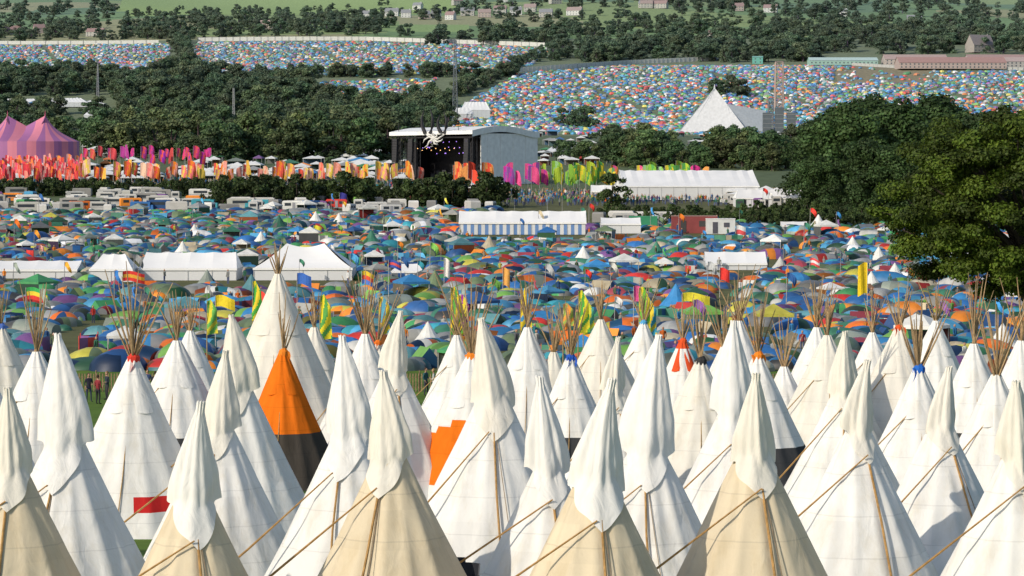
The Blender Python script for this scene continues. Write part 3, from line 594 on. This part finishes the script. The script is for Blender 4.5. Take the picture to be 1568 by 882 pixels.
# ------------------------------------------------------------ main stage
def stage():
    d=805.; g=ground(736,d); th=math.radians(-36); e=empty('festival_stage',g); e.rotation_euler[2]=th
    L1,L2,H=25.5,27.,14.5
    t=T(); SIL,BLK,WHT,DK=0,1,2,3
    n=9
    for i in range(n): t.box((0,L2*(i+.5)/n,H/2),(.3+.08*(i%2),L2/n-.06,H),SIL)
    t.box((-L1/2,L2,H/2),(L1,.3,H),BLK)
    t.box((-L1,L2/2+2,H/2),(.3,L2-4,H),BLK)
    t.box((-L1/2,L2/2+1,1.0),(L1-.6,L2-2,1.9),DK)
    t.box((-L1/2,9.5,7.5),(L1-1,.4,13),BLK)
    def rf(u,v):
        x=-L1-3.2+u*(L1+3.7); y=-4.5+v*(L2+5); return (x,y,H+.3+1.5*math.sin(math.pi*min(1,v*1.1+.02))+.35*u)
    t.grid(rf,8,10,WHT); t.grid(lambda u,v:(rf(u,v)[0],rf(u,v)[1],rf(u,v)[2]-.9),8,10,DK)
    a0=rf(0,0);a1=rf(1,0)
    t.poly([a0,a1,(a1[0],a1[1],a1[2]-1.0),(a0[0],a0[1],a0[2]-1.0)],WHT)
    for k in range(10):
        p,q2=rf(1,k/10),rf(1,(k+1)/10); t.poly([p,q2,(q2[0],q2[1],q2[2]-1.7),(p[0],p[1],p[2]-1.7)],WHT)
        p,q2=rf(0,k/10),rf(0,(k+1)/10); t.poly([q2,p,(p[0],p[1],p[2]-1.),(q2[0],q2[1],q2[2]-1.)],WHT)
    for x in (-L1-2.4,-L1-.3,-.6,-L1*.80):
        for y in (-3.6,-1.6):
            for dx in (-.5,.5):
                t.tube([(x+dx,y,0),(x+dx,y,H+.4)],[.13,.13],4,DK)
            for k in range(8): t.tube([(x-.5,y,k*1.8+.2),(x+.5,y,k*1.8+1.9)],[.07,.07],4,DK)
    for k in range(5):
        z=H-1.1; t.tube([(-L1,-3.5+k*3,z),(0,-3.5+k*3,z)],[.22,.22],4,DK)
    for x in (-L1-1.4,-L1*.80-1,-1.8):
        for k in range(9): t.box((x,-3.9-.05*k*k*.12,H-1.8-k*.75),(1.5,.9,.68),DK)
    t.box((-2.6,-1.2,6.5),(4.4,.4,11),BLK); t.box((-L1+2.2,-1.2,6.5),(3.6,.4,11),BLK)
    for k in range(9): t.box((-L1+4.5+k*2,6,2.6+.5*(k%3)),(1.3,1,1.4+.6*(k%2)),DK)
    t.box((-L1/2,-4.2,.8),(L1+3,1.2,1.6),DK)
    for x,y,hh in ((-L1-1,-3,3),(-L1*.2,-3.5,2.2),(-1,L2*.5,2.0)):
        t.tube([(x,y,H+.6),(x,y,H+hh)],[.12,.06],4,DK)
    obj('stage_structure',t,[(.80,.80,.80),(.012,.012,.016),(.78,.79,.79),(.035,.035,.04)],mat=M_build,parent=e)
    t=T(); r=random.Random(4)
    for k in range(22):
        x=-L1+5+r.random()*(L1-10); z=H-2.2-(k%3)*1.6-r.random()*.3; t.ell((x,r.uniform(-2,3),z),(.13,.13,.13),0,6,4)
    obj('stage_lamps',t,[(1,.8,1)],mat=emis('lamp_glow',(.45,.25,1.),1.6),parent=e)
    t=T()
    for k in range(9):
        x=-L1+6+k*1.6; t.ell((x,-3.3,H-4.2-.5*(k%2)),(.13,.13,.13),0,6,4)
    obj('stage_spots',t,[(1,.7,.2)],mat=emis('spot_glow',(1,.55,.2),1.8),parent=e)
    t=T()
    for x,s,hh in ((-L1*.62,-1,6.5),(-L1*.55,1,6.8),(-L1*.40,-1,5.2),(-L1*.36,1,5.8)):
        t.tube([(x,-4.6,H),(x+s*.9,-4.8,H+hh*.3),(x+s*1.0,-4.9,H+hh*.65),(x+s*.2,-4.9,H+hh)],[.6,.5,.34,.08],7,0)
    for k in range(9):
        a=-2.6+k*.65; x=-L1*.49; t.tube([(x,-5,H-1.5),(x+1.6*math.cos(a),-5.3,H-1.6+1.3*math.sin(a)),(x+3*math.cos(a+.35),-5.4,H-1.8+1.8*math.sin(a+.5)),(x+4*math.cos(a+.1),-5.3,H-2+2.*math.sin(a+.9))],[.4,.3,.22,.06],7,1)
    t.ell((-L1*.49,-5,H-1.4),(.9,.6,.8),1,10,8)
    obj('stage_sculptures',t,[(.03,.03,.035),(.6,.6,.58)],mat=M_build,parent=e,smooth=True)
stage()
# pyramid stage
d=1780.; g=ground(1092,d); sc=d/F
t=T(); H=69*sc; W=55*sc
ap=(2*sc,0,H); b=[(-W,-8,0),(W*.92,-16,0),(W*1.0,W*1.3,0),(-W*.7,W*1.3,0)]
def tri_grid(a,b_,c,pid,n=7):
    a,b_,c=map(Vector,(a,b_,c))
    t.grid(lambda u,v:a.lerp(b_,u).lerp(c,v)+Vector((0,0,-.5*math.sin(math.pi*v)*math.sin(math.pi*u))),n,n,pid)
tri_grid(b[0],b[1],ap,0); tri_grid(b[1],b[2],ap,1); tri_grid(b[2],b[3],ap,1); tri_grid(b[3],b[0],ap,0)
t.poly([(20*sc,-6,44*sc),(80*sc,0,34*sc),(84*sc,-8,0),(30*sc,-14,0)],2).poly([(20*sc,-6,44*sc),(30*sc,30,44*sc),(80*sc,30,34*sc),(80*sc,0,34*sc)],1).poly([(80*sc,0,34*sc),(80*sc,30,34*sc),(84*sc,30,0),(84*sc,-8,0)],1)
t.tube([(2*sc,0,H-1),(2*sc,0,H+2)],[.8,.2],6,1)
for i in range(6): t.tube([(-W+ i*6,-8.3-i*.5,0),(ap[0]-.2+i*.05,-.3,H*.98)],[.14,.1],4,2)
obj('pyramid_stage',t,[(.56,.58,.61),(.48,.52,.55),(.38,.42,.46)],g)
def mast(px,rowb,rowt,w,col,nm,wt=None,k_=1.):
    d=float(d_of_row(rowb)); g=ground(px,d); H=(rowb-rowt)*d/F; t=T(); n=max(6,int(H/w)); wt=wt or w*.5
    for sx in(-1,1):
        for sy in(-1,1): t.tube([(sx*w/2,sy*w/2,0),(sx*wt/2,sy*wt/2,H)],[.24*k_,.18*k_],4,0)
    for k in range(n):
        z0,z1=H*k/n,H*(k+1)/n; a=w/2+(wt-w)/2*k/n; b_=w/2+(wt-w)/2*(k+1)/n
        r=.14*k_
        t.tube([(-a,-a,z0),(b_,-b_,z1)],[r,r],4,0).tube([(a,-a,z0),(-b_,-b_,z1)],[r,r],4,0).tube([(-b_,-b_,z1),(b_,-b_,z1)],[r,r],4,0).tube([(-a,a,z0),(b_,b_,z1)],[r,r],4,0)
    obj(nm,t,[haze_tint(col,d,6000)],g)
mast(697,186,62,3.4,(.10,.11,.12),'lattice_mast',1.2,1.2); mast(1193,172,95,5.8,(.36,.25,.20),'scaffold_tower',5.2,2.2); mast(358,205,135,1.6,(.3,.3,.3),'lattice_mast',.8,.7); mast(150,150,98,1.8,(.25,.25,.28),'lattice_mast',.6,.7); mast(1180,206,150,3,(.12,.12,.13),'lattice_mast',2.6,1.6)
d=float(d_of_row(208)); t=T()
for i in range(3):
    t.box((i*7-7,0,7+i%2*1.5),(5,4,13+i%2*3),0)
    for k in range(5): t.box((i*7-7,-2.05,2+k*2.6),(5.3,.25,.25),1)
obj('delay_tower',t,[haze_tint((.06,.07,.08),d,5000),haze_tint((.25,.25,.26),d,5000)],ground(1193,d))
# big top circus tent
d=950.; g=ground(32,d+8); t=T()
sc=d/F; pk=[(-20*sc,0),(38*sc,0)]; W=84*sc; Hh=86*sc; hw=46*sc
def bt_(u,v):
    a=2*math.pi*u; bx=W*math.cos(a)+6*sc; by=15*math.sin(a)
    f=.5+.5*max(-1,min(1,math.cos(a)*3)); tx=pk[0][0]*(1-f)+pk[1][0]*f
    dip=1-.4*(1-abs(2*f-1)); k=v
    return (bx*(1-k)+tx*k,by*(1-k),hw+(Hh-hw)*dip*(.6*k+.4*k**4.0))
t.grid(bt_,72,14,lambda i,j:(i//2)%2)
t.grid(lambda u,v:(bt_(u,0)[0],bt_(u,0)[1],hw*v),72,1,lambda i,j:(i//2)%2)
t.grid(lambda u,v:(pk[0][0]+(pk[1][0]-pk[0][0])*u,(v-.5)*5,Hh-(Hh-hw)*.45*math.sin(math.pi*u)**.6-abs(v-.5)*3.),12,4,lambda i,j:(i//2)%2)
for p in pk: t.tube([(p[0],0,Hh-1),(p[0],0,Hh+1.6)],[.25,.05],6,2)
obj('circus_big_top',t,[(.58,.20,.28),(.33,.13,.30),(.5,.1,.2)],g,mat=M_marq)
# far buildings
def house(w,l,h,rh,ch=True):
    t=T(); t.box((0,0,h/2),(w,l,h),0)
    t.poly([(-w/2-.4,-l/2-.4,h-.1),(w/2+.4,-l/2-.4,h-.1),(w/2+.4,0,h+rh),(-w/2-.4,0,h+rh)],1).poly([(-w/2-.4,l/2+.4,h-.1),(-w/2-.4,0,h+rh),(w/2+.4,0,h+rh),(w/2+.4,l/2+.4,h-.1)],1)
    for s in(-1,1): t.poly([(s*w/2,-l/2,h),(s*w/2,l/2,h),(s*w/2,0,h+rh-.15)],0)
    nn=max(2,int(w/3.5))
    for k in range(nn):
        x=-w/2+w*(k+.5)/nn; 
        for z in ([h*.28,h*.75] if h>4 else [h*.5]): t.box((x,-l/2-.03,z),(1.1,.1,1.2),2)
    if ch: t.box((w*.38,0,h+rh),(.9,.9,1.8),0)
    return t
def put_house(px,row,w,l,h,rh,wall,roof,nm='farmhouse',rz=None,ch=True):
    d=float(d_of_row(row)); obj(nm,house(w,l,h,rh,ch),[haze_tint(wall,d,6000),haze_tint(roof,d,6000),haze_tint((.03,.03,.04),d,6000)],ground(px,d),random.uniform(-.5,.5) if rz is None else rz)
ST=(.42,.38,.31); RF=(.28,.11,.07); GYR=(.20,.18,.18); WH=(.68,.67,.63)
put_house(252,56,18,9,6,5,(.4,.25,.18),(.38,.09,.06)); put_house(147,52,20,9,5,4,ST,RF); put_house(1500,82,24,14,7,10,(.34,.28,.23),(.20,.14,.12),'farmhouse',.5)
for p in (600,622,650,668,690,716,742,766,790,812,836,560,880,990,1010,1130,1180,410,60,20): put_house(p,random.uniform(24,34) if p>500 else random.uniform(42,52),random.uniform(11,21),8,6,4.5,random.choice([ST,WH,(.42,.30,.23)]),random.choice([RF,GYR,(.32,.18,.13)]),random.choice(['farmhouse','stone_cottage']))
for p,r in ((640,18),(700,16),(770,16),(850,20),(920,12),(1290,24),(1400,32),(1360,64),(1095,64),(985,26),(480,38)): put_house(p,r,random.uniform(10,18),8,6,4,random.choice([ST,WH]),random.choice([RF,GYR]))
put_house(1455,106,88,26,5,5,(.45,.33,.28),(.42,.20,.15),'long_barn',.03,False); put_house(1400,100,55,22,5,4.5,(.5,.42,.36),(.46,.30,.25),'long_barn',.03,False); put_house(1540,100,70,22,5,4.5,(.5,.4,.36),(.40,.22,.18),'long_barn',.05,False); put_house(1290,100,60,20,4,3,(.3,.5,.42),(.5,.66,.62),'livestock_shed',0.02,False)
put_house(1160,98,9,6,6,1,(.1,.45,.35),(.2,.5,.42),'livestock_shed',0,False); put_house(1590,104,60,22,5,4,(.45,.4,.36),(.5,.35,.3),'long_barn',.05,False)
def pfence(pts_,h,col):
    t=T(); P3=[]
    for (a,b_),(c_,e_) in zip(pts_[:-1],pts_[1:]):
        for k in range(24):
            f=k/24; d=float(d_of_row(b_+(e_-b_)*f)); g=ground(a+(c_-a)*f,d); P3.append(g)
    for p,q2 in zip(P3[:-1],P3[1:]):
        t.poly([p,q2,q2+Vector((0,0,h)),p+Vector((0,0,h))],0); t.box((p.x,p.y-.3,p.z+h/2),(.3,.3,h+.2),1)
    obj('perimeter_fence',t,[haze_tint(col,2400,8000),haze_tint((.3,.3,.3),2400,8000)])
pfence([(-200,61),(262,66)],3.6,(.62,.62,.58)); pfence([(303,64),(560,66),(846,74)],4,(.62,.62,.58)); pfence([(795,111),(960,99),(1122,92)],4,(.6,.61,.58)); pfence([(895,80),(978,74)],4,(.6,.61,.58)); pfence([(0,112),(258,112)],3,(.55,.56,.52)); pfence([(1250,97),(1400,106),(1600,108)],2.4,(.5,.5,.47))

# ------------------------------------------------------------ paling fence behind tipis
t=T(); d=188.; x=-45.
while x<45:
    z=zf(x,d); t.box((x,d,z+.6),(.06,.03,1.2+random.uniform(-.06,.06)),0); x+=.19
x=-45.
while x<45:
    z=zf(x,d); t.tube([(x,d+.08,z-.2),(x,d+.08,z+1.4)],[.06,.05],6,1); x+=3
for zz in (.3,.95): t.tube([(-45,d+.03,zf(0,d)+zz),(45,d+.03,zf(0,d)+zz)],[.015,.015],4,1)
obj('paling_fence',t,[(.30,.19,.11),(.22,.16,.1)],mat=M_wood)

# ------------------------------------------------------------ people
def person(px,d,shirt,legs,hair,rz=0,pose='stand',z=0.):
    if pose=='stand': J=dict(p=(0,0,.95),s=(0,0,1.15),c=(0,-.01,1.38),n=(0,0,1.5),h=(0,-.02,1.6),ls=(-.19,0,1.42),rs=(.19,0,1.42),le=(-.26,.03,1.13),re=(.25,.02,1.14),lh=(-.22,-.15,.92),rh=(.14,-.24,1.12),lp=(-.1,0,.9),rp=(.1,0,.9),lk=(-.12,-.03,.5),rk=(.13,-.05,.5),la=(-.13,.02,.08),ra=(.15,-.02,.08),lt=(-.15,-.16,.04),rt=(.18,-.2,.04))
    else: J=dict(p=(0,0,.5),s=(0,-.04,.7),c=(0,-.12,.92),n=(0,-.14,1.03),h=(0,-.18,1.13),ls=(-.19,-.1,.95),rs=(.19,-.1,.95),le=(-.25,-.26,.72),re=(.25,-.26,.72),lh=(-.14,-.48,.68),rh=(.12,-.48,.68),lp=(-.1,0,.48),rp=(.1,0,.48),lk=(-.16,-.45,.52),rk=(.16,-.45,.52),la=(-.15,-.42,.08),ra=(.16,-.44,.08),lt=(-.16,-.58,.04),rt=(.18,-.6,.04))
    names=list(J); R=dict(p=.15,s=.125,c=.15,n=.06,h=.07,ls=.07,rs=.07,le=.048,re=.048,lh=.03,rh=.03,lp=.1,rp=.1,lk=.065,rk=.065,la=.042,ra=.042,lt=.035,rt=.035)
    E=[('p','s'),('s','c'),('c','n'),('n','h'),('c','ls'),('c','rs'),('ls','le'),('le','lh'),('rs','re'),('re','rh'),('p','lp'),('p','rp'),('lp','lk'),('lk','la'),('la','lt'),('rp','rk'),('rk','ra'),('ra','rt')]
    me=bpy.data.meshes.new('body'); me.from_pydata([J[k] for k in names],[(names.index(a),names.index(b)) for a,b in E],[]); o=bpy.data.objects.new('body',me); S.collection.objects.link(o)
    m=o.modifiers.new('s','SKIN'); 
    for i,k in enumerate(names):
        sv=me.skin_vertices[0].data[i]; sv.radius=(R[k],R[k]*.8); sv.use_root=(k=='p')
    m2=o.modifiers.new('b','SUBSURF'); m2.levels=1
    bpy.context.view_layer.update(); dg=bpy.context.evaluated_depsgraph_get(); em=bpy.data.meshes.new_from_object(o.evaluated_get(dg)); bpy.data.objects.remove(o)
    t=T(); t.v=[tuple(v.co) for v in em.vertices]; base=J['p'][2]
    for p in em.polygons:
        t.f.append(tuple(p.vertices)); c=p.center
        nearhand=min((c-Vector(J['lh'])).length,(c-Vector(J['rh'])).length)
        t.p.append(2 if (c.z>J['n'][2]-.01 or nearhand<.13) else (3 if c.z<.1 else (1 if (c.z<base+.0 and (pose=='stand' or c.z<.62)) else 0)))
    h=J['h']; t.ell((h[0],h[1],h[2]+.07),(.078,.095,.12),2,12,10); t.ell((h[0],h[1]+.025,h[2]+.1),(.09,.1,.11),4,12,8); t.ell((h[0],h[1]-.095,h[2]+.06),(.015,.025,.025),2,6,5)
    for s in(-1,1): t.ell((s*.08+h[0],h[1],h[2]+.06),(.014,.025,.035),2,6,4)
    for k in('lh','rh'):
        hp=Vector(J[k]); f=(hp-Vector(J[k[0]+'e'])).normalized(); sd=f.cross(Vector((0,0,1))).normalized()
        for i in range(4): b_=hp+f*.03+sd*(i-1.5)*.02; t.tube([b_,b_+f*.05,b_+f*(.085-.006*abs(i-1))+Vector((0,0,-.02))],[.011,.010,.007],5,2)
        t.tube([hp+sd*.03,hp+sd*.055+f*.03,hp+sd*.05+f*.06],[.012,.010,.007],5,2)
    g=ground(px,d); g.z+=z; obj('person',t,[shirt,legs,(.45,.27,.19),(.03,.03,.03),hair],g,rz,M_cloth,smooth=True); bpy.data.meshes.remove(em)
HB=(.05,.03,.02)
for a in ((136,178,(.03,.03,.05),(.03,.04,.09),HB,.5),(150,176,(.25,.03,.04),(.03,.03,.04),HB,2.5),(164,180,(.03,.04,.06),(.05,.05,.06),(.2,.12,.05),-1),(226,182,(.05,.08,.2),(.04,.04,.05),HB,.2),(238,180,(.02,.02,.03),(.05,.06,.12),HB,3),(652,184,(.03,.1,.12),(.04,.04,.06),HB,1),(664,183,(.5,.5,.48),(.03,.05,.12),(.3,.2,.08),-1.6),(742,185,(.4,.05,.05),(.04,.04,.05),HB,0),(1010,185,(.1,.1,.3),(.03,.03,.03),HB,2)): person(*a)
person(1222,116,(.03,.03,.035),(.04,.04,.07),(.03,.02,.015),-1.0,'sit'); 
def chair(px,d,rz):
    t=T()
    for s in(-1,1):
        t.tube([(s*.27,-.25,0),(s*.27,.25,.45)],[.014]*2,5,1).tube([(s*.27,.25,0),(s*.27,-.25,.45),(s*.29,-.25,.65)],[.014]*3,5,1).tube([(s*.27,.22,.4),(s*.27,.36,.95)],[.014]*2,5,1)
        t.box((s*.3,0,.67),(.07,.5,.03),0)
    for y in(-.25,.25): t.tube([(-.27,y,0),(.27,y,.42)],[.012]*2,5,1).tube([(.27,y,0),(-.27,y,.42)],[.012]*2,5,1)
    t.grid(lambda u,v:(-.27+.54*u,-.25+.5*v,.45-.07*math.sin(math.pi*u)),6,6,0); t.grid(lambda u,v:(-.27+.54*u,.24+.13*v+.04*math.sin(math.pi*u),.46+.5*v),6,5,0)
    obj('folding_camp_chair',t,[(.02,.022,.028),(.15,.15,.16)],ground(px,d),rz,M_cloth)
chair(684,69,.5); chair(708,68.5,-.5); chair(697,70,.1)

# ------------------------------------------------------------ light, sky, camera
w=bpy.data.worlds.new('World'); S.world=w; w.use_nodes=True; nt=w.node_tree; bg=nt.nodes['Background']
sky=nt.nodes.new('ShaderNodeTexSky'); sky.sky_type='NISHITA'; sky.sun_disc=False
sd=Vector((-.74,-.67,0)).normalized(); el=math.radians(29); sky.sun_elevation=el; sky.sun_rotation=math.atan2(sd.x,sd.y); sky.dust_density=1.3
nt.links.new(sky.outputs[0],bg.inputs[0]); bg.inputs[1].default_value=.14
sl=bpy.data.lights.new('sun','SUN'); sl.energy=3.4; sl.angle=math.radians(.5); sl.color=(1,.90,.75); so=bpy.data.objects.new('sun',sl); S.collection.objects.link(so)
dv=Vector((sd.x*math.cos(el),sd.y*math.cos(el),math.sin(el))); so.rotation_euler=(-dv).to_track_quat('-Z','Y').to_euler()
S.view_settings.view_transform='Standard'; S.view_settings.look='None'; S.view_settings.exposure=0
cam=bpy.data.cameras.new('camera'); cam.sensor_width=36; cam.lens=18*F/784; cam.clip_end=20000; cam.clip_start=1
co=bpy.data.objects.new('camera',cam); co.location=(0,0,0); co.rotation_euler=(math.pi/2-P,0,0); S.collection.objects.link(co); S.camera=co
print('tents',N)
